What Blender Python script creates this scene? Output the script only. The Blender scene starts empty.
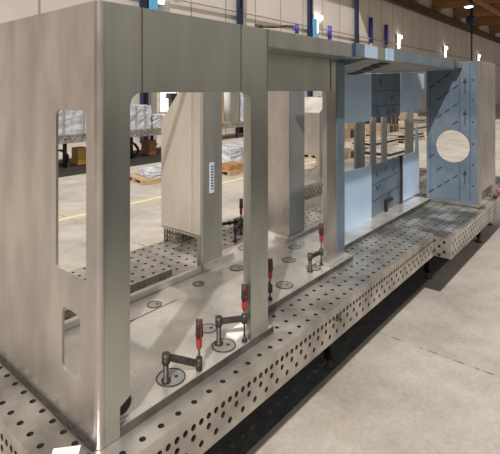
import bpy, bmesh, math, random
from mathutils import Vector, Matrix
random.seed(7)
PI = math.pi
scene = bpy.context.scene
COL = scene.collection

# ------------------------------------------------------------ camera, world, light
cam_d = bpy.data.cameras.new('camera')
cam_d.sensor_width = 36.0
cam_d.lens = 444.7 / 500 * 36
cam_d.shift_y = -0.272
cam_d.clip_end = 300
cam = bpy.data.objects.new('camera', cam_d)
COL.objects.link(cam)
cam.location = (0, 0, 2.3)
cam.rotation_euler = (PI / 2, 0, -math.radians(49.8))
scene.camera = cam

world = bpy.data.worlds.new('world')
scene.world = world
world.use_nodes = True
bg = world.node_tree.nodes['Background']
bg.inputs[0].default_value = (1.0, 0.955, 0.89, 1)
wn = world.node_tree
wtc = wn.nodes.new('ShaderNodeTexCoord'); wsep = wn.nodes.new('ShaderNodeSeparateXYZ'); wr = wn.nodes.new('ShaderNodeMapRange')
wn.links.new(wtc.outputs['Generated'], wsep.inputs[0]); wn.links.new(wsep.outputs[2], wr.inputs[0])
wr.inputs[1].default_value = 0.1; wr.inputs[2].default_value = 0.8; wr.inputs[3].default_value = 0.30; wr.inputs[4].default_value = 0.75
wn.links.new(wr.outputs[0], bg.inputs[1])       # brighter overhead (roof lights), dimmer towards the horizon

sun_d = bpy.data.lights.new('skylight_sun', 'SUN')
sun_d.energy = 3.8
sun_d.angle = math.radians(1.3)
sun_d.color = (1.0, 0.95, 0.88)
sun = bpy.data.objects.new('skylight_sun', sun_d)
COL.objects.link(sun)
sun.location = (-8, -4, 12)
sun.rotation_euler = Vector((0.84, 0.45, -1)).to_track_quat('-Z', 'Y').to_euler()

scene.view_settings.view_transform = 'Standard'
scene.view_settings.look = 'None'
scene.view_settings.gamma = 1
scene.view_settings.exposure = 0.0
scene.view_settings.use_curve_mapping = False


# ------------------------------------------------------------ materials
def new_mat(name):
    m = bpy.data.materials.new(name)
    m.use_nodes = True
    nt = m.node_tree
    b = nt.nodes['Principled BSDF']
    return m, nt, b


def ramp_noise(nt, scale, c0, c1, p0=0.35, p1=0.65, detail=5, stretch=None, rough=0.55):
    tc = nt.nodes.new('ShaderNodeTexCoord')
    mp = nt.nodes.new('ShaderNodeMapping')
    if stretch:
        mp.inputs['Scale'].default_value = stretch
    nt.links.new(tc.outputs['Object'], mp.inputs[0])
    n = nt.nodes.new('ShaderNodeTexNoise')
    n.inputs['Scale'].default_value = scale
    n.inputs['Detail'].default_value = detail
    n.inputs['Roughness'].default_value = rough
    nt.links.new(mp.outputs[0], n.inputs['Vector'])
    r = nt.nodes.new('ShaderNodeValToRGB')
    r.color_ramp.elements[0].position = p0
    r.color_ramp.elements[1].position = p1
    r.color_ramp.elements[0].color = (*c0, 1)
    r.color_ramp.elements[1].color = (*c1, 1)
    nt.links.new(n.outputs['Fac'], r.inputs[0])
    return n, r, mp


def mat(name, c0, c1=None, rough=0.5, metal=0.0, scale=6, stretch=None, rvar=0.0, bump=0.0, bscale=40, p0=0.35, p1=0.65):
    m, nt, b = new_mat(name)
    c1 = c1 or tuple(min(1, x * 1.15) for x in c0)
    n, r, mp = ramp_noise(nt, scale, c0, c1, stretch=stretch, p0=p0, p1=p1)
    nt.links.new(r.outputs[0], b.inputs['Base Color'])
    b.inputs['Metallic'].default_value = metal
    b.inputs['Roughness'].default_value = rough
    if rvar:
        n2, r2, _ = ramp_noise(nt, scale * 0.7, (rough - rvar,) * 3, (rough + rvar,) * 3, stretch=stretch)
        nt.links.new(r2.outputs[0], b.inputs['Roughness'])
    if bump:
        n3 = nt.nodes.new('ShaderNodeTexNoise')
        n3.inputs['Scale'].default_value = bscale
        nt.links.new(mp.outputs[0], n3.inputs['Vector'])
        bp = nt.nodes.new('ShaderNodeBump')
        bp.inputs['Strength'].default_value = bump
        bp.inputs['Distance'].default_value = 0.01
        nt.links.new(n3.outputs['Fac'], bp.inputs['Height'])
        nt.links.new(bp.outputs[0], b.inputs['Normal'])
    return m


def emit(name, col, s):
    m, nt, b = new_mat(name)
    b.inputs['Base Color'].default_value = (*col, 1)
    b.inputs['Emission Color'].default_value = (*col, 1)
    b.inputs['Emission Strength'].default_value = s
    return m


M = {}
M['steel_end'] = mat('brushed_steel_end', (0.45, 0.42, 0.40), (0.63, 0.585, 0.55), 0.36, 0.92, scale=2.4, stretch=(1, 1.8, 0.7), rvar=0.10, bump=0.12, bscale=2.5)
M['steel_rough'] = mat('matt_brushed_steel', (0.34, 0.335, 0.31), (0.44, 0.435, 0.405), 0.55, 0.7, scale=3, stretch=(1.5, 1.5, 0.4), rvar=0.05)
M['steel_wing'] = mat('matt_steel', (0.58, 0.54, 0.48), (0.70, 0.66, 0.59), 0.4, 0.7, scale=1.6, stretch=(1, 1.8, 0.7), rvar=0.08, bump=0.05, bscale=2.5)
M['steel'] = mat('brushed_steel', (0.48, 0.49, 0.46), (0.60, 0.605, 0.57), 0.33, 0.95, scale=3, stretch=(1.5, 1.5, 0.4), rvar=0.05, bump=0.06, bscale=3)
M['steel_floor'] = mat('cut_sheet_steel', (0.52, 0.505, 0.48), (0.84, 0.80, 0.75), 0.32, 0.7, scale=2.5, rvar=0.1, bump=0.05, bscale=4)
M['table'] = mat('table_steel', (0.30, 0.285, 0.265), (0.64, 0.60, 0.55), 0.38, 0.8, scale=3.2, rvar=0.09, bump=0.04, bscale=30)
M['table_dirty'] = mat('stained_table_steel', (0.16, 0.155, 0.15), (0.56, 0.53, 0.49), 0.38, 0.7, scale=2.6, rvar=0.1, p0=0.42, p1=0.58)
M['seam'] = mat('weld_seam', (0.09, 0.065, 0.045), (0.16, 0.12, 0.08), 0.6, 0.3, scale=60)
M['dark_steel'] = mat('dark_steel', (0.03, 0.03, 0.032), (0.06, 0.058, 0.055), 0.4, 0.7, scale=30)
M['rust_steel'] = mat('rusty_steel', (0.10, 0.08, 0.065), (0.18, 0.145, 0.12), 0.6, 0.3, scale=14)
M['bore'] = mat('dark_bore', (0.012, 0.01, 0.009), (0.03, 0.025, 0.02), 0.7, 0.0, scale=40)  # hole walls near-black: the shade inside the holes is put into the colour
M['clamp_steel'] = mat('clamp_steel', (0.045, 0.042, 0.038), (0.09, 0.082, 0.074), 0.5, 0.6, scale=40)
M['tray_edge'] = mat('shaded_tray_edge', (0.08, 0.077, 0.07), (0.17, 0.16, 0.145), 0.5, 0.6, scale=9)  # darkened tone carries the shade on the tray's front-facing side
M['red'] = mat('red_plastic', (0.26, 0.015, 0.015), (0.36, 0.025, 0.02), 0.4, scale=20)
M['black'] = mat('black_plastic', (0.015, 0.013, 0.012), (0.03, 0.026, 0.024), 0.5, scale=20)
M['film_blue'] = mat('blue_film', (0.12, 0.165, 0.215), (0.19, 0.24, 0.30), 0.33, 0.25, scale=3, rvar=0.05, bump=0.25, bscale=5)
M['film_light'] = mat('pale_blue_film', (0.40, 0.55, 0.76), (0.48, 0.63, 0.83), 0.4, 0.0, scale=3, bump=0.25, bscale=5)
M['film_print'] = mat('film_print_ink', (0.02, 0.04, 0.11), (0.03, 0.055, 0.14), 0.5, scale=10)
M['film_white'] = mat('crumpled_white_film', (0.36, 0.39, 0.45), (0.66, 0.68, 0.73), 0.35, 0.1, scale=5, bump=0.8, bscale=6)
M['sticker'] = mat('label_paper', (0.62, 0.66, 0.78), (0.72, 0.75, 0.85), 0.5, scale=10)
M['mat'] = mat('painted_table_shade', (0.06, 0.066, 0.07), (0.10, 0.108, 0.112), 0.6, scale=12)  # dark tone standing in for shade on the floor below the tables
M['paper'] = mat('white_paper', (0.78, 0.76, 0.72), (0.85, 0.83, 0.8), 0.6, scale=10)
M['wood'] = mat('glulam_wood', (0.30, 0.14, 0.055), (0.46, 0.24, 0.10), 0.6, scale=2, stretch=(1, 0.15, 3))
M['pallet'] = mat('pallet_wood', (0.33, 0.22, 0.12), (0.5, 0.36, 0.22), 0.75, scale=6, stretch=(0.5, 3, 3))
M['orange_wood'] = mat('orange_wood', (0.30, 0.13, 0.05), (0.42, 0.20, 0.08), 0.6, scale=8)
M['yellow'] = mat('yellow_paint', (0.50, 0.30, 0.05), (0.6, 0.38, 0.07), 0.5, scale=8)
M['card'] = mat('cardboard', (0.24, 0.17, 0.11), (0.34, 0.25, 0.17), 0.75, scale=6)
M['beige'] = mat('beige_paint', (0.5, 0.44, 0.36), (0.6, 0.53, 0.45), 0.6, scale=3)
M['brass'] = mat('yellow_brass', (0.62, 0.42, 0.18), (0.75, 0.55, 0.28), 0.35, 0.6, scale=5)
M['navy'] = mat('navy_paint', (0.010, 0.015, 0.045), (0.015, 0.024, 0.07), 0.5, scale=5)
M['sky_blue'] = mat('light_blue_paint', (0.10, 0.42, 0.72), (0.14, 0.5, 0.8), 0.4, scale=5)
M['blue'] = mat('blue_paint', (0.03, 0.03, 0.30), (0.05, 0.05, 0.38), 0.45, scale=5)
M['brown_steel'] = mat('brown_steel', (0.07, 0.04, 0.03), (0.12, 0.07, 0.05), 0.6, scale=3)
M['roof'] = mat('roof_deck', (0.12, 0.09, 0.07), (0.2, 0.15, 0.11), 0.8, scale=2)
M['pipe'] = mat('grey_pipe', (0.35, 0.31, 0.28), (0.42, 0.38, 0.34), 0.5, scale=4)
M['line'] = mat('yellow_floor_paint', (0.68, 0.56, 0.22), (0.78, 0.68, 0.34), 0.6, scale=9)
M['lamp'] = emit('lamp_glow', (1.0, 0.97, 0.92), 6)
M['window'] = emit('daylight_window', (0.95, 0.98, 1.0), 1.4)

# floor
m, nt, b = new_mat('concrete')
tc = nt.nodes.new('ShaderNodeTexCoord')


def noise(scale, detail=6, rough=0.6):
    n = nt.nodes.new('ShaderNodeTexNoise')
    n.inputs['Scale'].default_value = scale
    n.inputs['Detail'].default_value = detail
    n.inputs['Roughness'].default_value = rough
    nt.links.new(tc.outputs['Object'], n.inputs['Vector'])
    return n


def rampn(src, els):
    r = nt.nodes.new('ShaderNodeValToRGB')
    while len(r.color_ramp.elements) < len(els):
        r.color_ramp.elements.new(0.5)
    for e, (p, c) in zip(r.color_ramp.elements, els):
        e.position = p
        e.color = (*c, 1)
    nt.links.new(src, r.inputs[0])
    return r


big = rampn(noise(0.9).outputs['Fac'], [(0.34, (0.36, 0.335, 0.305)), (0.5, (0.45, 0.42, 0.385)), (0.66, (0.53, 0.495, 0.455))])
fine = rampn(noise(26, 8, 0.7).outputs['Fac'], [(0.3, (0.82, 0.82, 0.82)), (0.7, (1.08, 1.07, 1.05))])
mid = rampn(noise(3.5, 4).outputs['Fac'], [(0.42, (1, 1, 1)), (0.72, (0.86, 0.80, 0.75))])
mx = nt.nodes.new('ShaderNodeMix'); mx.data_type = 'RGBA'; mx.blend_type = 'MULTIPLY'; mx.inputs[0].default_value = 1
nt.links.new(big.outputs[0], mx.inputs[6]); nt.links.new(fine.outputs[0], mx.inputs[7])
mx2 = nt.nodes.new('ShaderNodeMix'); mx2.data_type = 'RGBA'; mx2.blend_type = 'MULTIPLY'; mx2.inputs[0].default_value = 1
nt.links.new(mx.outputs[2], mx2.inputs[6]); nt.links.new(mid.outputs[0], mx2.inputs[7])
# expansion joints every 6.5 m in X and 6 m in Y
sep = nt.nodes.new('ShaderNodeSeparateXYZ'); nt.links.new(tc.outputs['Object'], sep.inputs[0])


def joint(out, off, per):
    a = nt.nodes.new('ShaderNodeMath'); a.operation = 'ADD'; a.inputs[1].default_value = -off
    nt.links.new(out, a.inputs[0])
    p = nt.nodes.new('ShaderNodeMath'); p.operation = 'PINGPONG'; p.inputs[1].default_value = per / 2
    nt.links.new(a.outputs[0], p.inputs[0])
    l = nt.nodes.new('ShaderNodeMath'); l.operation = 'LESS_THAN'; l.inputs[1].default_value = 0.008
    nt.links.new(p.outputs[0], l.inputs[0])
    return l


jx = joint(sep.outputs[0], 4.03, 6.5)
jy = joint(sep.outputs[1], -2.4, 6.0)
mxj = nt.nodes.new('ShaderNodeMath'); mxj.operation = 'MAXIMUM'
nt.links.new(jx.outputs[0], mxj.inputs[0]); nt.links.new(jy.outputs[0], mxj.inputs[1])
brk = rampn(noise(14, 3).outputs['Fac'], [(0.42, (0.15, 0.15, 0.15)), (0.55, (1, 1, 1))])
mj = nt.nodes.new('ShaderNodeMath'); mj.operation = 'MULTIPLY'
nt.links.new(mxj.outputs[0], mj.inputs[0]); nt.links.new(brk.outputs[0], mj.inputs[1])
mx3 = nt.nodes.new('ShaderNodeMix'); mx3.data_type = 'RGBA'
nt.links.new(mj.outputs[0], mx3.inputs[0]); nt.links.new(mx2.outputs[2], mx3.inputs[6])
mx3.inputs[7].default_value = (0.11, 0.10, 0.09, 1)
nt.links.new(mx3.outputs[2], b.inputs['Base Color'])
b.inputs['Roughness'].default_value = 0.6
M['floor'] = m

# wall cladding: vertical seams
m, nt, b = new_mat('wall_cladding')
tc = nt.nodes.new('ShaderNodeTexCoord')
base = rampn(noise(0.35).outputs['Fac'], [(0.3, (0.60, 0.54, 0.50)), (0.7, (0.70, 0.64, 0.59))])
sep = nt.nodes.new('ShaderNodeSeparateXYZ'); nt.links.new(tc.outputs['Object'], sep.inputs[0])
p = nt.nodes.new('ShaderNodeMath'); p.operation = 'PINGPONG'; p.inputs[1].default_value = 1.25
nt.links.new(sep.outputs[0], p.inputs[0])
l = nt.nodes.new('ShaderNodeMath'); l.operation = 'LESS_THAN'; l.inputs[1].default_value = 0.05
nt.links.new(p.outputs[0], l.inputs[0])
mxw = nt.nodes.new('ShaderNodeMix'); mxw.data_type = 'RGBA'
nt.links.new(l.outputs[0], mxw.inputs[0]); nt.links.new(base.outputs[0], mxw.inputs[6])
mxw.inputs[7].default_value = (0.36, 0.31, 0.28, 1)
nt.links.new(mxw.outputs[2], b.inputs['Base Color'])
b.inputs['Roughness'].default_value = 0.7
M['wall'] = m
M['wall_dark'] = mat('grey_wall', (0.60, 0.61, 0.57), (0.68, 0.69, 0.65), 0.8, scale=1)
M['dark_screen'] = mat('added_screen_paint', (0.07, 0.075, 0.065), (0.09, 0.095, 0.08), 0.7, scale=2)  # colour of the added, unseen dark screen



# ------------------------------------------------------------ geometry helpers
class MB:
    def __init__(self):
        self.bm = bmesh.new()
        self.bored = False

    def box(self, x0, x1, y0, y1, z0, z1, rot=None, at=None):
        vs = [self.bm.verts.new((x, y, z)) for z in (z0, z1) for y in (y0, y1) for x in (x0, x1)]
        for f in ((0, 2, 3, 1), (4, 5, 7, 6), (0, 1, 5, 4), (2, 6, 7, 3), (0, 4, 6, 2), (1, 3, 7, 5)):
            self.bm.faces.new([vs[i] for i in f])
        if rot is not None:
            bmesh.ops.rotate(self.bm, verts=vs, cent=(0, 0, 0), matrix=rot)
        if at is not None:
            bmesh.ops.translate(self.bm, verts=vs, vec=at)
        return self

    def cyl(self, p0, p1, r0, r1=None, n=16, caps=True):
        p0 = Vector(p0); p1 = Vector(p1); r1 = r0 if r1 is None else r1
        d = (p1 - p0).normalized()
        u = d.orthogonal().normalized(); v = d.cross(u)
        rings = []
        for p, r in ((p0, r0), (p1, r1)):
            rings.append([self.bm.verts.new(p + (u * math.cos(t) + v * math.sin(t)) * r) for t in [2 * PI * k / n for k in range(n)]])
        for k in range(n):
            f = self.bm.faces.new([rings[0][k], rings[0][(k + 1) % n], rings[1][(k + 1) % n], rings[1][k]])
            f.smooth = True
        if caps:
            self.bm.faces.new(list(reversed(rings[0])))
            self.bm.faces.new(rings[1])
        return self

    def tube(self, pts, r, n=8):
        for a, c in zip(pts, pts[1:]):
            self.cyl(a, c, r, n=n)
        return self

    def lathe(self, c, prof, n=20, axis='z'):
        rings = []
        for r, h in prof:
            ring = []
            for k in range(n):
                t = 2 * PI * k / n
                if axis == 'z':
                    ring.append(self.bm.verts.new((c[0] + r * math.cos(t), c[1] + r * math.sin(t), c[2] + h)))
                else:
                    ring.append(self.bm.verts.new((c[0] + r * math.cos(t), c[1] + h, c[2] + r * math.sin(t))))
            rings.append(ring)
        for A, B in zip(rings, rings[1:]):
            for k in range(n):
                f = self.bm.faces.new([A[k], A[(k + 1) % n], B[(k + 1) % n], B[k]]); f.smooth = True
        self.bm.faces.new(list(reversed(rings[0]))); self.bm.faces.new(rings[-1])
        return self

    def sheet(self, outer, holes, plane, pos, thick):
        """2-D outline with holes, extruded by thick. plane 'x': coords (y,z) at x=pos; 'y': (x,z) at y=pos; 'z': (x,y) at z=pos"""
        def P(a, c):
            return {'x': (pos, a, c), 'y': (a, pos, c), 'z': (a, c, pos)}[plane]
        edges = []
        for loop in [outer] + list(holes):
            vs = [self.bm.verts.new(P(*q)) for q in loop]
            edges += [self.bm.edges.new((vs[i], vs[(i + 1) % len(vs)])) for i in range(len(vs))]
        r = bmesh.ops.triangle_fill(self.bm, edges=edges, use_beauty=True)
        fs = [g for g in r['geom'] if isinstance(g, bmesh.types.BMFace)]
        e = bmesh.ops.extrude_face_region(self.bm, geom=fs, use_keep_orig=True)
        nv = [g for g in e['geom'] if isinstance(g, bmesh.types.BMVert)]
        d = {'x': (thick, 0, 0), 'y': (0, thick, 0), 'z': (0, 0, thick)}[plane]
        bmesh.ops.translate(self.bm, verts=nv, vec=d)
        return self

    def build(self, name, material, parent=None, bevel=0.0):
        bmesh.ops.remove_doubles(self.bm, verts=self.bm.verts, dist=1e-5)
        bmesh.ops.recalc_face_normals(self.bm, faces=self.bm.faces)
        me = bpy.data.meshes.new(name)
        self.bm.to_mesh(me); self.bm.free()
        me.materials.append(M[material] if isinstance(material, str) else material)
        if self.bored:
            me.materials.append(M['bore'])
        o = bpy.data.objects.new(name, me)
        COL.objects.link(o)
        if parent:
            o.parent = parent
        if bevel:
            md = o.modifiers.new('bevel', 'BEVEL'); md.width = bevel; md.segments = 2; md.limit_method = 'ANGLE'
        return o


def arc(cx, cy, r, a0, a1, n=6):
    return [(cx + r * math.cos(math.radians(a0 + (a1 - a0) * k / n)), cy + r * math.sin(math.radians(a0 + (a1 - a0) * k / n))) for k in range(n + 1)]


def rrect(x0, x1, y0, y1, r):
    return arc(x0 + r, y0 + r, r, 180, 270) + arc(x1 - r, y0 + r, r, 270, 360) + arc(x1 - r, y1 - r, r, 0, 90) + arc(x0 + r, y1 - r, r, 90, 180)


def circ(cx, cy, r, n=24):
    return [(cx + r * math.cos(2 * PI * k / n), cy + r * math.sin(2 * PI * k / n)) for k in range(n)]


def empty(name, loc, label, cat, group=None, rz=0):
    o = bpy.data.objects.new(name, None)
    o.empty_display_size = 0.1
    COL.objects.link(o)
    o.location = loc; o.rotation_euler = (0, 0, rz)
    tag(o, label, cat, group)
    return o


def tag(o, label=None, cat=None, group=None, kind=None):
    if label: o['label'] = label
    if cat: o['category'] = cat
    if group: o['group'] = group
    if kind: o['kind'] = kind
    return o


def struct(o):
    o['kind'] = 'structure'
    return o


def copy_tree(o, parent=None):
    c = o.copy(); COL.objects.link(c); c.parent = parent
    for ch in list(kids[o]) if o in kids else [x for x in COL.objects if x.parent == o]:
        copy_tree(ch, c)
    return c


kids = {}


def perf(mb, u0, v0, cells, r, fn, depth, n=12):
    """plate of rectangular cells (ua,ub,va,vb,hole?) mapped by fn(u,v,w); the wall of each hole goes down to w=depth; the back is closed too"""
    bm = mb.bm
    cache = {}

    def V(u, v, w):
        k = (round(u, 4), round(v, 4), round(w, 4))
        if k not in cache:
            cache[k] = bm.verts.new(fn(u, v, w))
        return cache[k]
    for ua, ub, va, vb, h in cells:
        if not h:
            for w in (0, depth):
                bm.faces.new([V(ua, va, w), V(ub, va, w), V(ub, vb, w), V(ua, vb, w)])
            continue
        cu, cv = (ua + ub) / 2, (va + vb) / 2
        for w in (0, depth):
            cs = [V(ub, vb, w), V(ua, vb, w), V(ua, va, w), V(ub, va, w)]      # 45,135,225,315
            ring = []
            for k in range(n):
                t = PI / 4 + 2 * PI * k / n
                ring.append(V(cu + r * math.cos(t), cv + r * math.sin(t), w))
            q = n // 4
            for s in range(4):
                arcv = [ring[(s * q + k) % n] for k in range(q + 1)]
                bm.faces.new([cs[s], cs[(s + 1) % 4]] + list(reversed(arcv)))
        for k in range(n):
            t0 = PI / 4 + 2 * PI * k / n; t1 = PI / 4 + 2 * PI * (k + 1) / n
            a = (cu + r * math.cos(t0), cv + r * math.sin(t0)); c = (cu + r * math.cos(t1), cv + r * math.sin(t1))
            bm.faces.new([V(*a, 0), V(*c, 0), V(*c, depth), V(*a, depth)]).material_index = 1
    U0 = min(c[0] for c in cells); U1 = max(c[1] for c in cells); V0 = min(c[2] for c in cells); V1 = max(c[3] for c in cells)
    rim = [(U0, V0), (U1, V0), (U1, V1), (U0, V1)]
    for k in range(4):
        a, c = rim[k], rim[(k + 1) % 4]
        bm.faces.new([bm.verts.new(fn(*q)) for q in ((*a, 0), (*c, 0), (*c, depth), (*a, depth))])
    mb.bored = True


def side_cells(L, dense=True, phase=0, H=0.23, extra=False):
    """u along the plate 0..L, v height 0..H; rows of holes from the top"""
    cs = []
    n = round(L / 0.05) - 1
    rows = [(0.05, 0), (0.10, 1), (0.155, 2)] if not extra else [(0.05, 2), (0.10, 1), (0.15, 2), (0.19, 1)]
    v = H
    prev = H
    for (d, typ) in rows:
        va, vb = H - d - 0.022, H - d + 0.022
        if prev > vb + 1e-4:
            cs.append((0, L, vb, prev, False))
        cs.append((0, 0.025, va, vb, False)); cs.append((L - 0.025, L, va, vb, False))
        for k in range(n):
            h = typ == 0 or (typ == 1) == ((k + phase) % 2 == 1)
            cs.append((0.025 + 0.05 * k, 0.075 + 0.05 * k, va, vb, h))
        prev = va
    cs.append((0, L, 0, prev, False))
    return cs


def welding_table(name, x0, y0, nx, ny, label, feet, matn='table', extra=False, zt=0.8, H=0.23, parts_holes=True, group=None, topm=None):
    L, W = nx * 0.1, ny * 0.1
    t = empty(name, (x0, y0, 0), label, 'welding table', group)
    mb = MB()
    cells = [(0.1 * i, 0.1 * i + 0.1, 0.1 * j, 0.1 * j + 0.1, True) for i in range(nx) for j in range(ny)]
    perf(mb, 0, 0, cells, 0.0152, lambda u, v, w: (u, v, zt - w), 0.02)
    mb.build('table_top', topm or matn, t)
    zb = zt - H
    th = 0.018
    for side in range(4):
        mb = MB()
        if side == 0: fn = lambda u, v, w: (u, 0 + w, zb + v); l = L
        if side == 1: fn = lambda u, v, w: (u, W - w, zb + v); l = L
        if side == 2: fn = lambda u, v, w: (0 + w, th + u, zb + v); l = W - 2 * th
        if side == 3: fn = lambda u, v, w: (L - w, th + u, zb + v); l = W - 2 * th
        ll = round(l / 0.05) * 0.05
        cs = side_cells(ll, H=H - 0.0205, extra=extra)
        sc = l / ll
        cs = [(a * sc, c * sc, d, e, h) for a, c, d, e, h in cs]
        perf(mb, 0, 0, cs, 0.0155, fn, th)
        mb.build('side_plate', matn if side != 2 else matn, t)
    # ribs below
    for k in range(1, int(L / 0.5)):
        MB().box(k * 0.5 - 0.006, k * 0.5 + 0.006, 0.02, W - 0.02, zb + 0.06, zt - 0.021).build('rib', 'dark_steel', t)
    for fx, fy in feet:
        x, y = fx - x0, fy - y0
        lg = MB().box(x - 0.09, x + 0.09, y - 0.09, y + 0.09, zb + 0.045, zb + 0.059).cyl((x, y, 0.075), (x, y, zb + 0.046), 0.04).build('leg', 'dark_steel', t)
        MB().lathe((x, y, 0), [(0.055, 0), (0.055, 0.014), (0.022, 0.03), (0.018, 0.08)]).build('levelling_foot', 'clamp_steel', lg)
    return t


# ------------------------------------------------------------ the setting
struct(MB().box(-25, 100, -20, 16.5, -0.3, 0).build('floor', 'floor'))
struct(MB().box(-25, 100, 16.5, 16.8, -0.3, 16).build('wall_back', 'wall'))
struct(MB().box(100, 100.3, -20, 16.8, -0.3, 16).build('wall_right', 'wall'))
struct(MB().box(-25, 100, -20.3, -20, -0.3, 12).build('wall_front', 'wall_dark'))
# low dark screen added out of view to darken reflections in the front posts
struct(MB().box(1.5, 16, -1.75, -1.65, 0.08, 1.95).box(1.5, 1.6, -1.8, -1.6, 0, 2.0).box(8.7, 8.8, -1.8, -1.6, 0, 2.0).box(15.9, 16, -1.8, -1.6, 0, 2.0).build('added_dark_screen', 'dark_screen'))
struct(MB().box(-25.3, -25, -20, 16.8, -0.3, 12).build('wall_left', 'wall'))
struct(MB().box(30, 100, 2, 16.5, 12.6, 12.9).build('ceiling', 'roof'))
struct(MB().box(-10, 60, 7.66, 7.76, 0, 0.003).build('trim_1', 'line'))           # yellow line on the floor
struct(MB().box(0.95, 8.7, 1.84, 3.4, 0, 0.003).build('under_table_shade', 'mat'))       # dark sheet painted in for the shade under the tables
struct(MB().box(4.4, 12.9, 11.5, 14.4, 0, 0.003).build('far_table_shade', 'bore'))  # near-black sheet standing in for the shadow under the far tables
w = struct(MB().box(13.0, 15.0, 16.44, 16.5, 1.35, 3.2).build('window_1', 'window'))
fr = MB()
for x in (12.95, 13.95, 15.0):
    fr.box(x, x + 0.05, 16.40, 16.499, 1.3, 3.25)
for z in (1.25, 3.2):
    fr.box(12.95, 15.05, 16.40, 16.5, z, z + 0.08)
fr.build('window_frame', 'beige', w)
# crane rail along the wall and thin service pipe
struct(MB().box(20, 99, 16.0, 16.1, 10.3, 11.0).box(20, 99, 15.85, 16.25, 10.98, 11.04).box(20, 99, 15.85, 16.25, 10.26, 10.32).build('trim_2', 'brown_steel'))
struct(MB().cyl((-20, 16.35, 6.68), (99, 16.35, 6.68), 0.05, n=8).build('trim_3', 'pipe'))

colpos = [('in the far left above the folded panel', 11.95), ('', 18.3), ('', 25.4), ('', 32.2)]
clabels = ['navy hall column above the left seam of the machine frame, light blue board on it',
           'navy hall column in line with the middle of the front header',
           'navy hall column beside the bright lamp and light blue board',
           'navy hall column above the start of the film-covered canopy']
for (q, x), lb in zip(colpos, clabels):
    c = empty('hall_column', (x, 16.2, 0), lb, 'column', 'navy columns along the hall wall')
    MB().box(-0.13, 0.13, -0.02, 0.02, 0, 13).box(-0.15, -0.11, -0.12, 0.12, 0, 13).box(0.11, 0.15, -0.12, 0.12, 0, 13).build('column_shaft', 'navy', c)
    MB().box(-0.36, 0.02, -0.22, -0.125, 5.9, 6.8).build('junction_box', 'navy', c, 0.02)
    if x in (11.95, 25.4):
        MB().box(0.16, 0.62, -0.2, -0.08, 5.4, 7.2).build('blue_board', 'sky_blue', c, 0.02)

lamps = [(12.9, 'leftmost, beside the light blue board'), (26.3, 'beside the navy column over the front header'), (40.8, 'over the middle of the film-covered canopy'),
         (54.9, 'over the right end of the canopy'), (70.5, 'above the panel with the round hole')]
for x, wh in lamps:
    e = empty('wall_lamp', (x, 16.3, 6.3), 'white glowing wall lamp ' + wh, 'lamp', 'white lamps along the hall wall')
    k = 1.0
    MB().box(-0.16, 0.16, -0.12, 0.0, 0, 1.25).box(0.16, 0.75, -0.12, 0.0, 0.95, 1.25).build('glowing_tube', 'lamp', e, 0.02)
    MB().box(-0.2, 0.2, 0.0, 0.199, -0.05, 1.3).build('lamp_bracket', 'pipe', e)

bl = [(24.0, 5.7, 6.6, 0.24, 'short blue sign tube beside the grey post, right of the lamp'), (28.2, 5.7, 7.0, 0.28, 'blue sign tube in the middle of the wall bay'),
      (35.0, 6.0, 8.45, 0.30, 'tall blue sign tube left of the two over the canopy'), (38.1, 6.1, 8.2, 0.30, 'tall blue sign tube right of the two over the canopy')]
for x, z0, z1, wd, lb in bl:
    e = empty('sign_tube', (x, 16.3, z0), lb, 'wall sign', 'blue tubes on the hall wall')
    MB().cyl((0, 0, 0.35), (0, 0, z1 - z0), wd / 2, n=12).build('blue_sleeve', 'blue', e)
    MB().cyl((0, 0, -0.9), (0, 0, 0.349), 0.09, n=8).box(-0.05, 0.05, 0.0, 0.2, 0, 0.1).build('grey_stem', 'pipe', e)

# roof timbers over the far right
bx = [33, 38, 44, 51, 59, 68, 78]
bw = ['nearest to the camera', 'second from the camera', 'third from the camera', 'fourth from the camera, over the hoist', 'fifth from the camera', 'sixth from the camera', 'farthest from the camera']
for k, (x, q) in enumerate(zip(bx, bw)):
    e = empty('roof_beam', (x, 9, 11), 'brown timber roof beam spanning the hall, ' + q, 'roof beam', 'timber roof beams')
    MB().box(-0.22, 0.22, -6.5, 7.4, 0.35, 1.58).build('beam', 'wood', e, 0.02)
    MB().box(-0.3, 0.3, 6.6, 7.39, -0.0, 0.349).build('bearing_block', 'wood', e, 0.02)
for y in (5.0, 8.0, 11.0):
    struct(MB().box(30.5, 90, y - 0.12, y + 0.12, 10.9, 11.3).build('trim_4', 'wood'))

e = empty('ceiling_lamp', (44.5, 11.1, 10.1), 'round hanging lamp glowing under the timber roof', 'lamp')
MB().lathe((0, 0, 0), [(0.42, 0.0), (0.40, 0.02), (0.15, 0.35), (0.08, 0.45)]).build('lamp_shade', 'pipe', e)
MB().lathe((0, 0, -0.08), [(0.25, 0), (0.36, 0.03), (0.38, 0.079)]).build('bulb', 'lamp', e)
MB().cyl((0, 0, 0.45), (0, 0, 0.8), 0.02, n=6).build('cord', 'black', e)

e = empty('crane_hoist', (50, 12.2, 9.2), 'blue chain hoist hanging below the timber roof', 'hoist')
MB().box(-0.7, 0.7, -0.35, 0.35, 0, 0.8).cyl((-0.9, 0, 0.4), (0.9, 0, 0.4), 0.36).build('hoist_body', 'navy', e, 0.04)
MB().box(-0.2, 0.2, -0.1, 0.1, 0.8, 3.39).build('trolley', 'dark_steel', e)
MB().cyl((0, 0, -4.2), (0, 0, 0), 0.09, n=8).build('hoist_chain', 'brown_steel', e)
MB().box(-0.2, 0.2, -0.15, 0.15, -4.7, -4.2).build('hook_block', 'brown_steel', e, 0.03)

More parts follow.
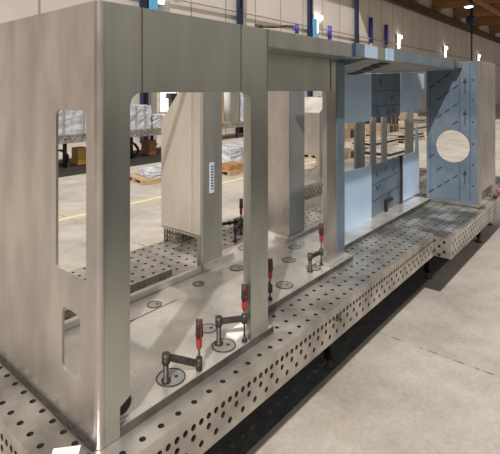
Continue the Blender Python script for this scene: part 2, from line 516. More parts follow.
# ------------------------------------------------------------ welding tables
WT = welding_table('welding_table', 0.8145, 1.54, 40, 20, 'long perforated steel welding table in the foreground carrying the machine frame',
              [(3.27, 1.90), (1.25, 2.1), (4.55, 3.2), (3.0, 3.3), (1.25, 3.2)])
bd = MB().sheet([(a * 1.0, c * 0.6) for a, c in circ(0, 0, 0.034, 20)], [[(a * 1.0, c * 0.6) for a, c in circ(0, 0, 0.028, 20)]], 'y', -0.003, 0.0025)
bd.box(-0.02, 0.02, -0.003, -0.0005, -0.006, 0.006)
bmesh.ops.translate(bd.bm, verts=bd.bm.verts, vec=(2.775 - 0.8145, 0, 0.712))
bd.build('maker_badge', 'bore', WT)['label'] = 'small dark oval badge on the side plate'
welding_table('welding_table', 4.8195, 1.37, 40, 17, 'wider-set perforated steel welding table under the far right end of the machine frame',
              [(5.6, 1.87), (7.43, 1.72), (8.5, 1.8), (5.6, 2.8), (8.5, 2.8)], matn='table', topm='table_dirty', extra=True)
welding_table('welding_table', 5.6, 3.88, 40, 8, 'perforated welding table behind, carrying the small sloped box with a round hole',
              [(6.0, 4.2), (9.2, 4.2), (6.0, 4.5), (9.2, 4.5)], extra=True)

# ------------------------------------------------------------ machine frame
F = empty('machine_frame', (1.0, 1.672, 0.8), 'large stainless steel machine frame clamped on the perforated tables', 'machine frame')
OFF = Vector((1.0, 1.672, 0.8))


def part(mb, name, m, parent=F, bevel=0.0):
    bmesh.ops.translate(mb.bm, verts=mb.bm.verts, vec=-OFF)
    return mb.build(name, m, parent, bevel)


TH = 0.035
# end panel with bend at the corner
end = MB().sheet([(1.702, 0.802), (2.76, 0.802), (2.76, 2.678), (1.702, 2.678)],
                 [rrect(1.762, 2.03, 1.475, 2.215, 0.03), rrect(1.813, 1.973, 1.03, 1.32, 0.035)], 'x', 1.0, 0.012)
EP = part(end, 'end_panel', 'steel_end')
EP['label'] = 'bright end panel with two rounded windows'
# rounded bend (quarter round)
bd = MB()
n = 8
vo = [(1.03 - 0.03 * math.cos(a), 1.702 - 0.03 * math.sin(a)) for a in [PI / 2 * k / n for k in range(n + 1)]]
vi = [(1.03 - 0.018 * math.cos(a), 1.702 - 0.018 * math.sin(a)) for a in [PI / 2 * k / n for k in range(n + 1)]]
bd.sheet(vo + vi[::-1], [], 'z', 0.802, 1.876)
o = part(bd, 'corner_bend', 'steel_end')
for f in o.data.polygons:
    f.use_smooth = abs(f.normal.z) < 0.5
md = o.modifiers.new('es', 'EDGE_SPLIT')

part(MB().sheet([(1.031, 0.802), (1.107, 0.802), (1.107, 0.93), (1.158, 0.955), (1.158, 2.23)] + arc(1.221, 2.23, 0.063, 180, 90)[1:] + [(1.221, 2.678), (1.031, 2.678)], [], 'y', 1.672, TH), 'corner_post', 'steel')
part(MB().box(1.2215, 1.899, 1.672, 1.672 + TH, 2.293, 2.678), 'front_header', 'steel')
part(MB().sheet([(1.8995, 2.293), (1.925, 2.293)] + arc(1.925, 2.233, 0.06, 90, 0)[1:] + [(1.985, 0.842), (2.149, 0.842), (2.149, 2.678), (1.8995, 2.678)], [], 'y', 1.672, TH), 'front_post', 'steel')
part(MB().box(2.137, 2.149, 1.708, 1.86, 0.842, 2.678), 'side_return', 'steel')
for x, z0 in ((1.221, 2.293), (1.899, 2.293), (2.144, 2.30)):
    part(MB().box(x - 0.0035, x + 0.0035, 1.669, 1.672, z0, 2.679), 'weld_seam', 'seam')
# ring boss behind the corner post
part(MB().sheet(circ(1.15, 0.9, 0.058), [circ(1.15, 0.9, 0.046)], 'y', 1.715, 0.03), 'boss_ring', 'steel_floor')
part(MB().cyl((1.15, 1.722, 0.9), (1.15, 1.742, 0.9), 0.0455, n=24), 'boss_plug', 'dark_steel')

# base tray
poly = [(1.013, 1.708), (1.06, 1.675), (2.20, 1.675), (2.20, 1.85), (3.60, 1.85), (3.60, 2.03), (6.19, 2.03), (6.19, 2.62), (3.88, 2.62), (3.88, 2.83), (2.86, 2.83), (2.86, 2.60), (1.013, 2.60)]
part(MB().sheet(poly, [], 'z', 0.802, 0.038), 'base_tray', 'steel_floor')
part(MB().box(1.108, 1.984, 1.671, 1.6745, 0.803, 0.838).box(1.984, 2.2035, 1.671, 1.6745, 0.803, 0.838).box(2.2005, 2.2035, 1.6745, 1.8465, .803, .838).box(2.2035, 3.6035, 1.8465, 1.8495, .803, .838).box(3.6005, 3.6035, 1.8495, 2.0265, .803, .838).box(3.6035, 6.19, 2.0265, 2.0295, .803, .838), 'tray_edge', 'tray_edge')['label'] = 'front edge of the base tray, painted dark for its shaded side'
lp = MB().box(1.013, 2.49, 2.605, 2.645, 0.803, 0.885).box(2.49, 2.86, 2.596, 2.608, 0.841, 0.90)
part(lp, 'rear_lip', 'steel_floor', bevel=0.004)
part(MB().box(3.50, 3.60, 2.50, 2.518, 0.8405, 0.875).box(3.56, 4.9, 2.502, 2.52, 0.8405, 0.875).box(3.555, 3.578, 2.52, 2.82, 0.8405, 0.875), 'rear_lip', 'steel_floor', bevel=0.004)
part(MB().box(1.45, 2.05, 2.395, 2.401, 0.840, 0.8425), 'cut_line', 'seam')
# small square slots along the foot of end panel
for k in range(10):
    part(MB().box(0.996, 0.9995, 1.72 + 0.1 * k, 1.76 + 0.1 * k, 0.855, 0.866), 'tab', 'steel_end')
# strip at the foot
part(MB().box(0.985, 0.9995, 1.69, 2.76, 0.802, 0.822), 'foot_strip', 'clamp_steel')
# levelling discs set in the tray
discs = [(1.90, 2.46, .05), (2.32, 2.47, .045), (1.92, 1.96, .055), (1.85, 1.76, .07), (1.47, 1.77, .075), (2.73, 2.45, .06), (3.12, 2.70, .06), (3.44, 2.36, .055), (3.15, 2.22, .06), (3.14, 1.97, .06), (2.72, 1.96, .065)]
for x, y, r in discs:
    d = part(MB().sheet(circ(x, y, r), [circ(x, y, r - 0.006)], 'z', 0.8402, 0.004), 'access_ring', 'clamp_steel')
    part(MB().cyl((x, y, 0.8402), (x, y, 0.8425), r - 0.0065, n=24), 'access_disc', 'steel_rough', d)
    part(MB().cyl((x + r * .3, y - r * .2, 0.8428), (x + r * .3, y - r * .2, 0.844), 0.011, n=10), 'disc_hole', 'black', d)

# recessed bay: header, shelf and film-edged post
part(MB().box(2.15, 3.315, 1.91, 1.93, 2.30, 2.569), 'recess_header', 'steel')
part(MB().box(3.322, 3.55, 1.91, 1.93, 2.30, 2.569), 'recess_header', 'steel')
part(MB().box(3.3155, 3.3215, 1.905, 1.928, 2.30, 2.569), 'weld_seam', 'seam')
part(MB().box(2.15, 3.42, 1.673, 1.945, 2.570, 2.578), 'recess_soffit', 'steel')
part(MB().sheet([(3.255, .8405), (3.55, .8405), (3.55, 2.30), (3.255, 2.30)], [], 'y', 1.911, 0.04), 'middle_post', 'steel_end')
part(MB().box(3.42, 3.552, 1.904, 1.9105, 0.90, 2.56), 'post_film', 'film_blue')['label'] = 'strip of blue protective film'
part(MB().box(3.20, 3.58, 1.86, 2.0, 0.8405, 0.856), 'post_foot', 'steel_floor', bevel=0.003)
part(MB().box(1.93, 2.17, 1.735, 1.83, 0.8405, 0.858), 'post_foot', 'paper', bevel=0.003)
# canopy
part(MB().box(2.1495, 3.42, 1.672, 1.684, 2.575, 2.678), 'canopy_fascia', 'steel')
part(MB().box(3.42, 6.05, 1.672, 1.684, 2.580, 2.690), 'canopy_fascia', 'steel')
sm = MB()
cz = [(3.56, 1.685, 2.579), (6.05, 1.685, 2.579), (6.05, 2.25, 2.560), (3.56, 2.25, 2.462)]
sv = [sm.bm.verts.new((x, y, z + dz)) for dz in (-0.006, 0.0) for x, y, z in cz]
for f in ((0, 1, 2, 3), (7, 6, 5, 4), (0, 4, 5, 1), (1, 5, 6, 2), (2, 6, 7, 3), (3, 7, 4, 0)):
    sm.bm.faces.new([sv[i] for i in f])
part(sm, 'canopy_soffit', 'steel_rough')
part(MB().sheet([(1.685, 2.574), (2.25, 2.455), (2.25, 2.667), (1.685, 2.667)], [], 'x', 3.552, 0.007), 'canopy_end', 'film_blue')
part(MB().box(3.15, 6.05, 1.685, 2.24, 2.668, 2.676), 'canopy_lid', 'steel')
fl = MB()
for a, c in ((3.22, 3.36), (3.98, 4.02)):
    pass
part(MB().box(3.25, 3.30, 1.667, 1.6715, 2.578, 2.688), 'canopy_film', 'film_print')
part(MB().box(3.30, 3.46, 1.667, 1.6715, 2.580, 2.690), 'canopy_film', 'film_blue')
part(MB().box(3.46, 3.71, 1.666, 1.6715, 2.582, 2.688), 'canopy_film', 'film_light')
part(MB().box(3.90, 4.07, 1.666, 1.6715, 2.582, 2.692), 'canopy_film', 'film_light')
part(MB().box(4.07, 5.98, 1.667, 1.6715, 2.585, 2.692), 'canopy_film', 'film_blue')
part(MB().box(5.98, 6.05, 1.668, 1.6715, 2.582, 2.692), 'canopy_film', 'film_print')
# black slots in the soffit
for k in range(4):
    t_ = k / 3.0
    s = MB().box(-0.10, 0.10, -0.055, 0.055, 0, 0.006, rot=Matrix.Rotation(-0.17, 3, 'X'), at=(4.05 + 0.20 * t_, 1.79 + 0.36 * t_, 2.547 - 0.067 * t_))
    part(s, 'soffit_slot', 'black')

# film-covered panels hanging in plane and lower panels
Yp = 2.23
part(MB().sheet([(3.75, 1.97), (4.76, 1.955), (4.80, 2.0), (4.80, 2.497), (3.75, 2.462)], [], 'y', Yp, 0.02), 'hanging_panel', 'film_light')['label'] = 'pale blue film-covered upper panel'
part(MB().sheet([(4.805, 2.00), (5.1, 1.985), (5.64, 1.975), (5.66, 2.02), (5.66, 2.531), (4.805, 2.497)], [], 'y', Yp + .004, 0.02), 'hanging_panel', 'film_blue')['label'] = 'darker blue film-covered upper panel'
part(MB().sheet([(5.70, 2.02), (6.3, 2.03), (6.42, 2.06), (6.55, 2.05), (6.55, 2.55), (6.05, 2.55), (5.70, 2.533)], [], 'y', Yp, 0.02), 'hanging_panel', 'film_light')['label'] = 'pale blue upper panel beside the round hole panel'
part(MB().sheet([(3.75, 0.8405), (4.80, 0.8405), (4.80, 1.44), (3.75, 1.465)], [], 'y', Yp, 0.02), 'lower_panel', 'film_light')
part(MB().sheet([(4.805, 0.8405 + .02), (5.65, 0.8405 + .02), (5.65, 1.45), (4.805, 1.44)], [], 'y', Yp + .004, 0.02), 'lower_panel', 'film_blue')
part(MB().sheet([(5.70, 0.86), (6.34, 0.86), (6.34, 1.30), (6.30, 1.80), (6.24, 1.80), (6.22, 1.46), (5.70, 1.44)], [], 'y', Yp, 0.02), 'lower_panel', 'film_light')
part(MB().box(5.66, 5.69, Yp - 0.02, Yp + 0.03, 0.8405, 1.46), 'panel_edge', 'black')
part(MB().box(5.15, 5.19, 2.20, 2.229, 0.8405, 0.98).box(5.19, 5.36, 2.20, 2.229, 0.95, 0.98), 'support_bracket', 'dark_steel')
# print on the darker panels: scratch lines and dashes
pr = MB()
for z0, z1 in ((1.02, 1.08), (1.21, 1.26), (2.12, 2.13), (2.30, 2.31)):
    L = 0.80
    a = math.atan2(z1 - z0, L)
    pr.box(0, L, -0.001, 0.001, -0.004, 0.004, rot=Matrix.Rotation(-a, 3, 'Y'), at=(4.83, Yp + 0.0025, z0))
for k, (x, z) in enumerate([(4.95, 1.32), (5.2, 1.36), (4.95, 1.16), (5.02, 1.17), (5.45, 1.30), (5.3, 1.02), (4.98, 2.05), (5.3, 2.04), (5.45, 2.06), (5.4, 2.22), (5.05, 2.4)]):
    pr.box(-0.045, 0.045, -0.001, 0.001, -0.012, 0.012, rot=Matrix.Rotation(-0.6 if k % 2 else 0.9, 3, 'Y'), at=(x, Yp + 0.0025, z))
part(pr, 'film_print', 'film_print')

# panel with a round hole closing the far end
Xh = 6.20
HP = part(MB().sheet([(1.42, 0.815), (2.08, 0.815), (2.08, 2.65), (1.42, 2.69)], [circ(1.745, 1.57, 0.212, 40)], 'x', Xh, 0.02), 'hole_panel', 'steel')
HP['label'] = 'panel with a large round hole, covered in blue film'
part(MB().sheet([(1.447, 0.86), (2.079, 0.845), (2.079, 2.645), (1.447, 2.675)], [circ(1.745, 1.57, 0.2125, 40)], 'x', Xh - 0.004, 0.0035), 'film_cover', 'film_blue', HP)
pr = MB()
for y in (1.53, 1.655, 2.03):
    z = 0.88
    segs = [(0.88, 2.66)] if y != 1.655 else [(0.88, 1.36), (1.78, 2.66)]
    for a, c in segs:
        pr.box(Xh - 0.006, Xh - 0.0045, y - 0.003, y + 0.003, a, c)
for k in range(8):
    z = 0.95 + 0.235 * k
    for j in range(4):
        y = 2.01 - j * 0.10; zz = z + j * 0.075
        if (y - 1.745) ** 2 + (zz - 1.57) ** 2 < 0.26 ** 2 or zz > 2.58 or k % 2 == 1 and j < 1:
            continue
        if (k + j) % 5 == 4:
            continue
        pr.box(Xh - 0.006, Xh - 0.0045, -0.042, 0.042, -0.009, 0.009, rot=Matrix.Rotation(-0.65, 3, 'X'), at=(0, y, zz))
for z in (2.44, 2.18, 1.90, 1.62, 1.35, 1.08):
    pr.lathe((Xh - 0.0045, 0, 0), [(0.0001, 0), (0.0002, 0.0001)], n=4)
    pr.cyl((Xh - 0.006, 1.495, z), (Xh - 0.0045, 1.495, z), 0.013, n=10)
for z in (2.27, 1.86, 1.08):
    pr.box(Xh - 0.006, Xh - 0.0045, 1.587, 1.597, z, z + 0.15)
    pr.sheet([(1.565, z + 0.13), (1.619, z + 0.13), (1.592, z + 0.20)], [], 'x', Xh - 0.006, 0.0015)
part(pr, 'film_print', 'film_print', HP)
part(MB().sheet([(6.221, 0.815), (6.30, 0.815), (6.30, 0.86)] + [(6.32, 0.97), (6.36, 1.0), (6.9, 1.0), (6.94, 0.97), (6.96, 0.86), (6.96, 0.815), (7.10, 0.815), (7.10, 2.69), (6.221, 2.69)], [], 'y', 1.42, 0.02), 'side_panel', 'steel_end')
part(MB().box(6.222, 7.10, 2.06, 2.08, 2.3, 2.67).box(7.02, 7.10, 1.441, 1.52, 0.815, 2.68), 'box_frame', 'steel')
part(MB().box(6.05, 6.19, 1.62, 2.24, 2.60, 2.66), 'canopy_bracket', 'steel')

# rear posts
part(MB().box(2.50, 2.72, 2.609, 2.64, 0.8405, 2.60), 'rear_post', 'steel_rough')
part(MB().box(2.573, 2.622, 2.604, 2.6085, 1.46, 1.71), 'label_strip', 'sticker')['label'] = 'white and blue printed label strip'
lm = MB()
for k in range(9):
    lm.box(2.585, 2.611, 2.602, 2.6038, 1.49 + 0.023 * k, 1.50 + 0.023 * k)
part(lm, 'label_print', 'film_print')
part(MB().sheet([(2.641, 1.125), (3.14, 1.115), (3.14, 2.035), (2.90, 2.30), (2.90, 2.60), (2.641, 2.60)], [], 'x', 2.50, 0.03), 'side_wing', 'steel_wing')
part(MB().box(2.487, 2.4995, 2.735, 2.745, 1.125, 2.6), 'wing_fold', 'steel_wing')
part(MB().box(2.495, 2.54, 2.645, 3.14, 1.098, 1.1145), 'wing_lip', 'steel')
part(MB().box(2.50, 2.62, 2.645, 2.68, 0.8405, 1.0975), 'wing_foot', 'steel')
part(MB().box(3.60, 3.85, 2.5205, 2.55, 0.8405, 2.60), 'rear_post', 'steel_rough')
part(MB().box(3.58, 3.5995, 2.5205, 2.80, 0.876, 2.60), 'rear_post_flank', 'steel_end')
part(MB().box(1.20, 6.2, 2.66, 2.69, 2.61, 2.67), 'top_rail', 'steel')
for x0, x1 in ((5.12, 5.37), (5.58, 5.71), (5.93, 6.07)):
    part(MB().box(x0, x1, 2.585, 2.615, 0.8405, 2.6095), 'rear_post', 'steel_rough')
part(MB().box(6.80, 7.10, 2.585, 2.615, 0.802, 2.6095), 'rear_post', 'steel_rough')
# flat handle lying on the header
hh = empty('long_handle_tool', (2.12, 1.69, 2.6795), 'dark long handled tool lying on top of the front post', 'hand tool')
MB().tube([(-0.02, 0.0, 0.012), (0.10, -0.006, 0.02), (0.20, -0.01, 0.035), (0.27, -0.012, 0.04)], 0.008).build('tool_shaft', 'brown_steel', hh)
MB().cyl((-0.06, 0, 0.013), (-0.01, 0, 0.013), 0.012).build('tool_head', 'brown_steel', hh)
hh.rotation_euler = (0, 0, -0.1)

# ------------------------------------------------------------ clamps
def clamp(base, z0, armz, tip, tipz, hz0, hz1, padz, label):
    bx_, by_ = base
    e = empty('screw_clamp', (bx_, by_, z0), label, 'clamp', 'red handled screw clamps')
    t = Vector((tip[0] - bx_, tip[1] - by_, 0)); d = t.normalized()
    ah = armz - z0
    MB().lathe((0, 0, 0), [(0.024, 0), (0.024, 0.012), (0.014, 0.014), (0.014, ah + 0.02)], n=14).build('column', 'clamp_steel', e)
    MB().cyl(Vector((0, 0, ah - 0.018)), Vector((0, 0, ah + 0.03)), 0.021, n=12).build('collar', 'clamp_steel', e)
    th_ = tipz - z0
    ar = MB()
    p0 = Vector((0, 0, ah + 0.004)) + d * 0.02; p1 = Vector((t.x, t.y, th_)) - d * 0.015
    ax = (p1 - p0).normalized(); sd = ax.cross(Vector((0, 0, 1))).normalized(); up = sd.cross(ax)
    L = (p1 - p0).length
    R = Matrix((ax, sd, up)).transposed()
    ar.box(0, L, -0.007, 0.007, -0.012, 0.012, rot=R, at=p0)
    for s in (1, -1):
        ar.box(0, L, -0.0085, 0.0085, -0.0155 if s < 0 else 0.0105, -0.0105 if s < 0 else 0.0155, rot=R, at=p0)
    ar.build('arm', 'clamp_steel', e)
    MB().cyl((t.x, t.y, th_ - 0.025), (t.x, t.y, th_ + 0.025), 0.018, n=12).build('spindle_nut', 'clamp_steel', e)
    MB().cyl((t.x, t.y, padz - z0 + 0.012), (t.x, t.y, hz0 - z0), 0.006, n=10).build('spindle', 'clamp_steel', e)
    MB().lathe((t.x, t.y, padz - z0), [(0.016, 0), (0.018, 0.006), (0.010, 0.02), (0.006, 0.028)], n=14).build('pad', 'black', e)
    hl = hz1 - hz0; hb = hz0 - z0
    h = MB().lathe((t.x, t.y, hb), [(0.008, 0), (0.014, 0.01), (0.0165, hl * .3), (0.014, hl * .7), (0.0155, hl * .9), (0.009, hl)], n=14).build('handle', 'red', e)
    fl_ = MB()
    for k in range(3):
        a = k * 2 * PI / 3 - 0.5
        fl_.cyl((t.x + 0.0125 * math.cos(a), t.y + 0.0125 * math.sin(a), hb + hl * .42), (t.x + 0.009 * math.cos(a), t.y + 0.009 * math.sin(a), hb + hl * 1.0), 0.0105, n=10)
    fl_.build('handle_grip', 'black', h)
    return e


clamp((1.43, 1.76), .8445, .955, (1.60, 1.70), .885, .955, 1.105, .846, 'red handled screw clamp nearest the camera, between the two front posts')
clamp((1.84, 1.79), .8445, .970, (1.958, 1.697), .975, 1.02, 1.17, .8405, 'red handled screw clamp pressing at the left foot of the front post')
clamp((2.60, 2.08), .8415, .93, (2.465, 1.90), .92, .985, 1.125, .8415, 'screw clamp half hidden behind the right edge of the front post')
clamp((3.06, 1.95), .8445, .955, (3.20, 1.93), .965, 1.045, 1.20, .8575, 'red handled screw clamp at the foot of the film-edged middle post')
clamp((3.30, 2.98), .8005, .92, (3.50, 3.08), .94, 1.00, 1.17, .8005, 'red handled screw clamp farthest back, standing on the bare perforated table')
# long bar clamps lying behind
e = empty('bar_clamp', (3.5, 3.32, .8005), 'dark bar clamp lying on the table behind the rear post', 'clamp')
MB().box(-0.28, 0.28, -0.014, 0.014, 0.05, 0.075, rot=Matrix.Rotation(-0.35, 3, 'Z')).build('bar', 'dark_steel', e)
MB().box(-0.05, 0.05, -0.04, 0.04, 0, 0.1, at=(-0.2, 0.07, 0)).build('fixed_jaw', 'dark_steel', e, 0.008)
MB().box(-0.04, 0.04, -0.04, 0.04, 0, 0.09, at=(0.16, -0.06, 0)).build('sliding_jaw', 'dark_steel', e, 0.008)

# perforated stop bar and fixture block on the table
def perf_box(name, x0, x1, y0, y1, z0, z1, m, label, cat):
    e = empty(name, (x0, y0, z0), label, cat)
    L, W, H = x1 - x0, y1 - y0, z1 - z0
    nx, ny = max(1, round(L / 0.1)), max(1, round(W / 0.1))
    mb = MB()
    perf(mb, 0, 0, [(L / nx * i, L / nx * (i + 1), W / ny * j, W / ny * (j + 1), True) for i in range(nx) for j in range(ny)], 0.014, lambda u, v, w: (u, v, H - w), 0.012)
    mb.build('top_plate', m, e)
    nx2 = max(1, round(L / 0.05)); nz = max(1, round(H / 0.05))
    mb = MB()
    perf(mb, 0, 0, [(L / nx2 * i, L / nx2 * (i + 1), (H - .0125) / nz * j, (H - .0125) / nz * (j + 1), True) for i in range(nx2) for j in range(nz)], 0.007 if H < .1 else 0.011, lambda u, v, w: (u, w, v), 0.012)
    mb.build('front_plate', m, e)
    ny2 = max(1, round(W / 0.05))
    mb = MB()
    perf(mb, 0, 0, [(0.0125 + (W - .0125) / ny2 * i, 0.0125 + (W - .0125) / ny2 * (i + 1), (H - .0125) / nz * j, (H - .0125) / nz * (j + 1), True) for i in range(ny2) for j in range(nz)], 0.014, lambda u, v, w: (w, u, v), 0.012)
    mb.build('end_plate', m, e)
    return e


perf_box('stop_bar', 1.25, 2.34, 2.80, 2.90, 0.8005, 0.862, 'table', 'flat perforated steel stop bar lying behind the base tray', 'steel bar')
perf_box('fixture_block', 2.85, 3.20, 3.36, 3.54, 0.8005, 0.95, 'rust_steel', 'dark perforated fixture block standing behind the tapered side wing', 'fixture block')

# paper tag at the lower left
tag(MB().box(-0.055, 0.055, -0.05, 0.05, 0, 0.004, rot=Matrix.Rotation(-0.7, 3, 'Z'), at=(0.90, 1.755, 0.8005)).build('paper_note', 'paper'), 'small blank white paper lying on the table corner at the bottom left', 'paper')
e = empty('toggle_clamp', (7.0, 1.394, 0.8005), 'small dark red clamp on the table edge below the far side panel', 'clamp')
MB().box(-0.06, 0.06, -0.02, 0.02, 0, 0.03).build('clamp_base', 'dark_steel', e, 0.004)
MB().cyl((-0.05, 0, 0.03), (0.07, -0.01, 0.1), 0.014).build('clamp_lever', 'red', e)

# ------------------------------------------------------------ second box on the table behind
e = empty('sloped_box', (6.46, 3.93, 0.8005), 'small sloped steel box with a round hole on the table behind', 'machine frame')
bxm = MB().sheet([(0, 0.05), (0.70, 0.05), (0.70, 1.12), (0, 1.12)], [circ(0.22, 0.28, 0.17, 28)], 'x', 0.0, 0.015)
bxm.build('hole_panel', 'steel_end', e)
MB().sheet([(0.016, 0.05), (0.42, 0.05), (0.42, 1.38), (0.016, 1.12)], [], 'y', 0.0, 0.015).build('side_panel', 'steel', e)
MB().box(0, 0.49, 0, 0.70, 0, 0.012, rot=Matrix.Rotation(-math.atan2(0.26, 0.42), 3, 'Y'), at=(0, 0, 1.122)).build('sloped_top', 'steel_floor', e)
MB().box(-0.01, 0.42, -0.01, 0.71, 0, 0.049).build('base_plate', 'steel', e)

# ------------------------------------------------------------ background tables, loads and clutter
def simple_table(x0, y0, L, W, label, dz=0.0):
    t = empty('welding_table', (x0, y0, dz), label, 'welding table', 'welding tables along the back wall')
    mb = MB()
    n = round(L / 0.12)
    rows = [(0.02, 0.09), (0.09, 0.16), (0.16, 0.23)]
    cs = []
    for j, (a, c) in enumerate(rows):
        for k in range(n):
            cs.append((L / n * k, L / n * (k + 1), a, c, (k + j) % 2 == 0))
    cs.append((0, L, 0, 0.02, False)); cs.append((0, L, 0.23, 0.25, False))
    perf(mb, 0, 0, cs, 0.026, lambda u, v, w: (u, w, 0.55 + v), 0.02, n=8)
    mb.build('side_plate', 'table', t)
    MB().box(0, L, 0.021, W, 0.77, 0.80).box(0, 0.02, 0.021, W, 0.55, 0.769).box(L - 0.02, L, 0.021, W, 0.55, 0.769).box(0.02, L - 0.02, W - 0.02, W, 0.55, 0.769).build('table_top', 'table', t)
    for x in (0.3, L / 2, L - 0.3):
        for y in (0.25, W - 0.25):
            MB().cyl((x, y, -dz), (x, y, 0.769), 0.06, n=10).build('leg', 'dark_steel', t)
    return t


tl = ['behind the end panel window', 'behind the left front opening', 'behind the gap beside the front post', 'seen between the film panels']
for (x0, y0, L, dz), q in zip(((4.6, 12.6, 4.0, .2), (8.65, 12.6, 4.0, .2), (14.0, 14.3, 4.4, 0), (24.0, 14.3, 4.6, 0)), tl):
    simple_table(x0, y0, L, 1.6, 'perforated welding table along the back wall, ' + q, dz)


def crate(x, y, z, w, d, h, label, m='film_white', name='wrapped_crate', cat='crate', group=None, rz=0.0):
    e = empty(name, (x, y, z), label, cat, group, rz)
    mb = MB()
    mb.box(0, w, 0, d, 0, h)
    bmesh.ops.subdivide_edges(mb.bm, edges=mb.bm.edges, cuts=5, use_grid_fill=True)
    for v in mb.bm.verts:
        if v.co.z > 0.01:
            v.co += Vector((random.uniform(-1, 1), random.uniform(-1, 1), random.uniform(-1, 1))) * (0.02 if m == 'film_white' else 0.003)
    mb.build('wrapped_body' if m == 'film_white' else 'box_body', m, e)
    for k in (0.3, 0.7):
        st = MB().sheet([(-0.03, 0), (-0.024, 0), (-0.024, h + 0.021), (d, h + 0.021), (d, h + 0.026), (-0.03, h + 0.026)], [], 'x', w * k - 0.02, 0.04)
        st.build('strap', 'pipe' if m == 'film_white' else 'pallet', e)
    return e


crate(6.0, 12.75, 1.0005, 1.6, 1.1, .85, 'film-wrapped crate on the far table, seen through the end panel window')
crate(8.75, 12.75, 1.0005, 0.95, 1.0, .80, 'tall film-wrapped crate on the far table, left part of the front opening')
crate(9.8, 12.8, 1.0005, 1.2, 1.0, .42, 'low film-wrapped crate beside the tall one on the far table')
crate(16.55, 14.45, .8005, .55, .5, 1.4, 'narrow white film-wrapped panel standing on the far table')
e = empty('brass_cylinder', (15.1, 14.8, .8005), 'yellow brass coloured cylinder standing on the far table', 'cylinder')
MB().lathe((0, 0, 0), [(0.34, 0), (0.36, 0.04), (0.32, 0.06), (0.32, 1.5), (0.36, 1.52), (0.36, 1.56)], n=24).build('cylinder_body', 'brass', e)
e = empty('steel_cabinet', (15.75, 14.5, .8005), 'grey brown cabinet beside the brass cylinder on the far table', 'cabinet')
MB().box(0, .6, 0, .6, 0, 1.6).build('cabinet_body', 'steel', e, .01)
MB().box(0.05, .55, -.012, -0.001, 0.05, 1.55).build('door', 'steel', e)

# things under and in front of the far tables
und = [(5.9, 12.6, .35, .5, .52, 'orange_wood', 'orange wooden crate under the far table at the left'),
       (7.05, 12.6, .35, .4, .53, 'yellow', 'yellow bin under the far table at the left'),
       (9.75, 12.6, .3, .5, .54, 'orange_wood', 'brown wooden crate under the far table, left of the tapered wing'),
       (11.0, 12.6, .35, .5, .54, 'card', 'brown carton under the far table behind the tapered wing')]
for x, y, w, d, h, m, lb in und:
    e = empty('storage_crate', (x, y + .3, 0), lb, 'crate')
    MB().box(0, w, 0, d, 0.02, h).build('crate_body', m, e, 0.01)
    MB().box(-.02, w + .02, -.02, 0, .1, .18).box(-.02, w + .02, -.02, 0, .35, .43).build('slat', m, e)
for i, (x, lb) in enumerate(((6.6, 'dark coiled hose under the far table at the left'), (9.2, 'dark coiled hose under the far table in the front opening'))):
    e = MB()
    pts = [(x + .3 * math.cos(t * .5) * (1 - t * .006), 13.2 + .1 * math.sin(t), .27 + .22 * math.sin(t * .5)) for t in range(40)]
    e.tube(pts, .03, n=6)
    tag(e.build('hose_coil', 'black'), lb, 'hose')


def pallet(x, y, label, w=1.2, d=0.8, rz=0.0, group='wooden pallets on the hall floor'):
    e = empty('pallet', (x, y, 0), label, 'pallet', group, rz)
    for k in range(3):
        mb = MB()
        mb.box(0, w, d * k / 2 * .88, d * k / 2 * .88 + .12 * d, .0, .10)
        mb.build('bearer', 'pallet', e)
    mb = MB()
    for i in range(7):
        mb.box(w / 7 * i, w / 7 * i + w / 7 * .8, 0, d, .1005, .125)
    mb.build('deck', 'pallet', e)
    return e


pallet(6.55, 8.95, 'low pallet carrying white wrapped parts beyond the yellow line', 1.9, 1.1, -0.2)
crate(6.85, 9.0, .1255, 1.4, .8, .16, 'flat white wrapped parts on the pallet beyond the yellow line', rz=-0.2)
e = empty('hand_trolley', (6.05, 9.45, 0), 'small dark trolley with wooden block beside the low pallet', 'trolley')
MB().box(0, .45, 0, .3, .08, .12).tube([(0.4, .15, .12), (0.45, .15, .42), (0.1, .15, .44)], .02).build('trolley_frame', 'dark_steel', e)
MB().box(0.02, .24, .05, .25, .1205, .34).build('wooden_block', 'pallet', e)
for y in (0.02, 0.28):
    MB().cyl((.12, y - .015, .06), (.12, y + .015, .06), .06, n=12).build('wheel', 'black', e)
    MB().cyl((.36, y - .015, .06), (.36, y + .015, .06), .06, n=12).build('wheel', 'black', e)
pallet(8.8, 8.15, 'reddish pallet behind the rear post, beyond the yellow line', 0.9, 0.7)
crate(8.85, 8.2, .1255, .7, .5, .14, 'flat orange box on the reddish pallet', 'orange_wood', 'flat_box', 'box')
pallet(9.75, 9.0, 'pallet under the film heap beyond the yellow line', 1.8, 1.1)
crate(9.8, 9.05, .1255, 1.7, 1.0, .42, 'crumpled white film heap on the pallet beyond the yellow line')

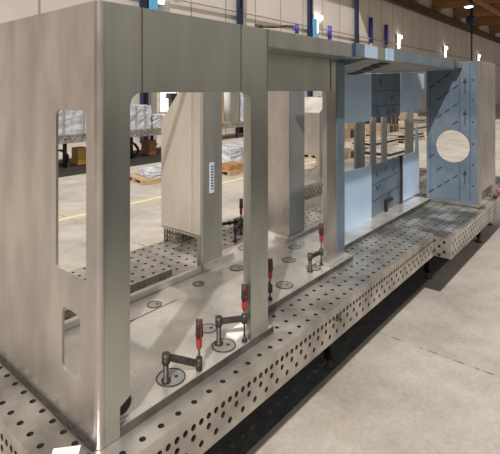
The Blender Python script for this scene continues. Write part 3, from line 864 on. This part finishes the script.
# storage area seen between the film panels
n = 0
spots = [
    (10.6, 4.4, 'white sheets', 'nearest'), (11.2, 6.1, 'cartons', 'second row, left'), (13.4, 5.6, 'white sheets', 'second row, right'),
    (13.0, 7.8, 'cartons', 'third row, left'), (16.2, 7.4, 'white sheets', 'third row, middle'), (19.2, 7.3, 'white sheets', 'third row, right'),
    (17.5, 9.6, 'cartons', 'fourth row, left'), (21.0, 9.2, 'cartons', 'fourth row, middle'), (24.5, 8.8, 'white sheets', 'fourth row, right'),
    (22.0, 11.6, 'cartons', 'fifth row, left'), (26.5, 11.2, 'dark', 'fifth row, middle'), (31.0, 10.6, 'white sheets', 'fifth row, right'),
    (29.0, 13.4, 'cartons', 'last row, left'), (34.0, 12.8, 'cartons', 'last row, right')]
STM = ['steel_floor', 'dark_steel', 'beige', 'black']
for (x, y, kind, where) in spots:
    w_ = 1.5 if x < 15 else 2.4
    pallet(x, y, 'pallet in the storage area seen between the film panels, ' + where, w_, 1.0)
    if kind == 'white sheets':
        e = empty('sheet_stack', (x, y, .1255), 'stack of pale steel sheets on the pallet, ' + where + ' of the storage area', 'sheet stack')
        for k in range(4):
            MB().box(.02 * (k % 2), w_ - .03 * (k % 3), .03, .97, k * .07, k * .07 + .045).build('sheet', STM[(k + int(x)) % 4] if k < 3 else 'steel_floor', e)
        sp = MB()
        for k in range(3):
            for xx in (.2, w_ - .35):
                sp.box(xx, xx + .08, .05, .95, k * .07 + .0455, k * .07 + .0695)
        sp.build('spacer', 'pallet', e)
    elif kind == 'cartons':
        for k, (dx, hh_) in enumerate(((.03, .5), (w_ * .5, .36))):
            crate(x + dx, y + .06, .1255, w_ * .44, .8, hh_, ('left' if k == 0 else 'right') + ' carton on the pallet, ' + where + ' of the storage area', 'card' if k == 0 else ('black' if int(x) % 2 else 'beige'), 'carton', 'carton')
    else:
        crate(x + .1, y + .08, .1255, w_ * .7, .8, .6, 'dark crate on the pallet, ' + where + ' of the storage area', 'black', 'storage_crate', 'crate')
e = empty('storage_crate', (9.6, 4.9, 0), 'small yellow crate behind the left film-covered panels', 'crate')
MB().box(0, .4, 0, .3, 0.02, .3).build('crate_body', 'yellow', e, .01)
MB().box(-.02, .42, -.02, -.001, .1, .16).build('slat', 'yellow', e)
# open rack at the end of the storage area
for (x, lb) in ((20.0, 'open storage rack with boxes, left of the two'), (25.5, 'open storage rack with boxes, right of the two')):
    e = empty('storage_rack', (x, 13.3, 0), lb, 'rack')
    for px_ in (0, 3.4):
        for py_ in (0, .9):
            MB().box(px_, px_ + .1, py_, py_ + .1, 0, 2.0).build('upright', 'navy', e)
    for z in (.5, 1.2, 1.9):
        MB().box(.1, 3.4, 0.0, 1.0, z, z + .06).build('shelf', 'orange_wood', e)
    for j, z in enumerate((.5605, 1.2605)):
        for k in range(4):
            m_ = ['card', 'paper', 'beige', 'black'][(k + j) % 4]
            col_ = ['brown', 'white', 'beige', 'black'][(k + j) % 4]
            bo = MB().box(x + .2 + .8 * k, x + .75 + .8 * k, 13.4, 14.1, z, z + .3 + .08 * ((k * 3 + j) % 3)).build('storage_box', m_)
            tag(bo, col_ + ' box on the ' + ('lower' if j == 0 else 'middle') + ' shelf of the ' + ('left' if x < 22 else 'right') + ' storage rack', 'box', 'boxes on the storage racks')

# machine behind the sloped box, top centre
e = empty('control_cabinet', (12.6, 9.6, 0), 'black machine with a white cover behind the sloped box', 'machine')
MB().box(0, 1.6, 0, .9, 0, 2.25).build('cabinet_body', 'black', e, .03)
MB().box(.35, .62, -.25, -.001, 1.8, 2.32).build('white_cover', 'paper', e, .03)
e = empty('stand_machine', (13.4, 16.03, 0), 'dark stand machine in front of the bright window', 'machine')  # dark machine silhouette, gives no light
MB().box(0, .3, 0, .3, 0, 1.95).build('stand', 'black', e, .02)
MB().box(-.15, .25, -.1, .3, 1.951, 2.2).build('head', 'black', e, .02)

# crumbs on the floor
cr = [(5.15, 0.93, 'white crumb on the floor joint near the table'), (6.7, 1.05, 'white paper scrap on the floor at the right'), (6.4, 0.55, 'tiny white scrap on the open floor')]
for x, y, lb in cr:
    tag(MB().lathe((x, y, 0.0005), [(.022, 0), (.028, .008), (.012, .02)], n=7).build('floor_scrap', 'paper'), lb, 'scrap')
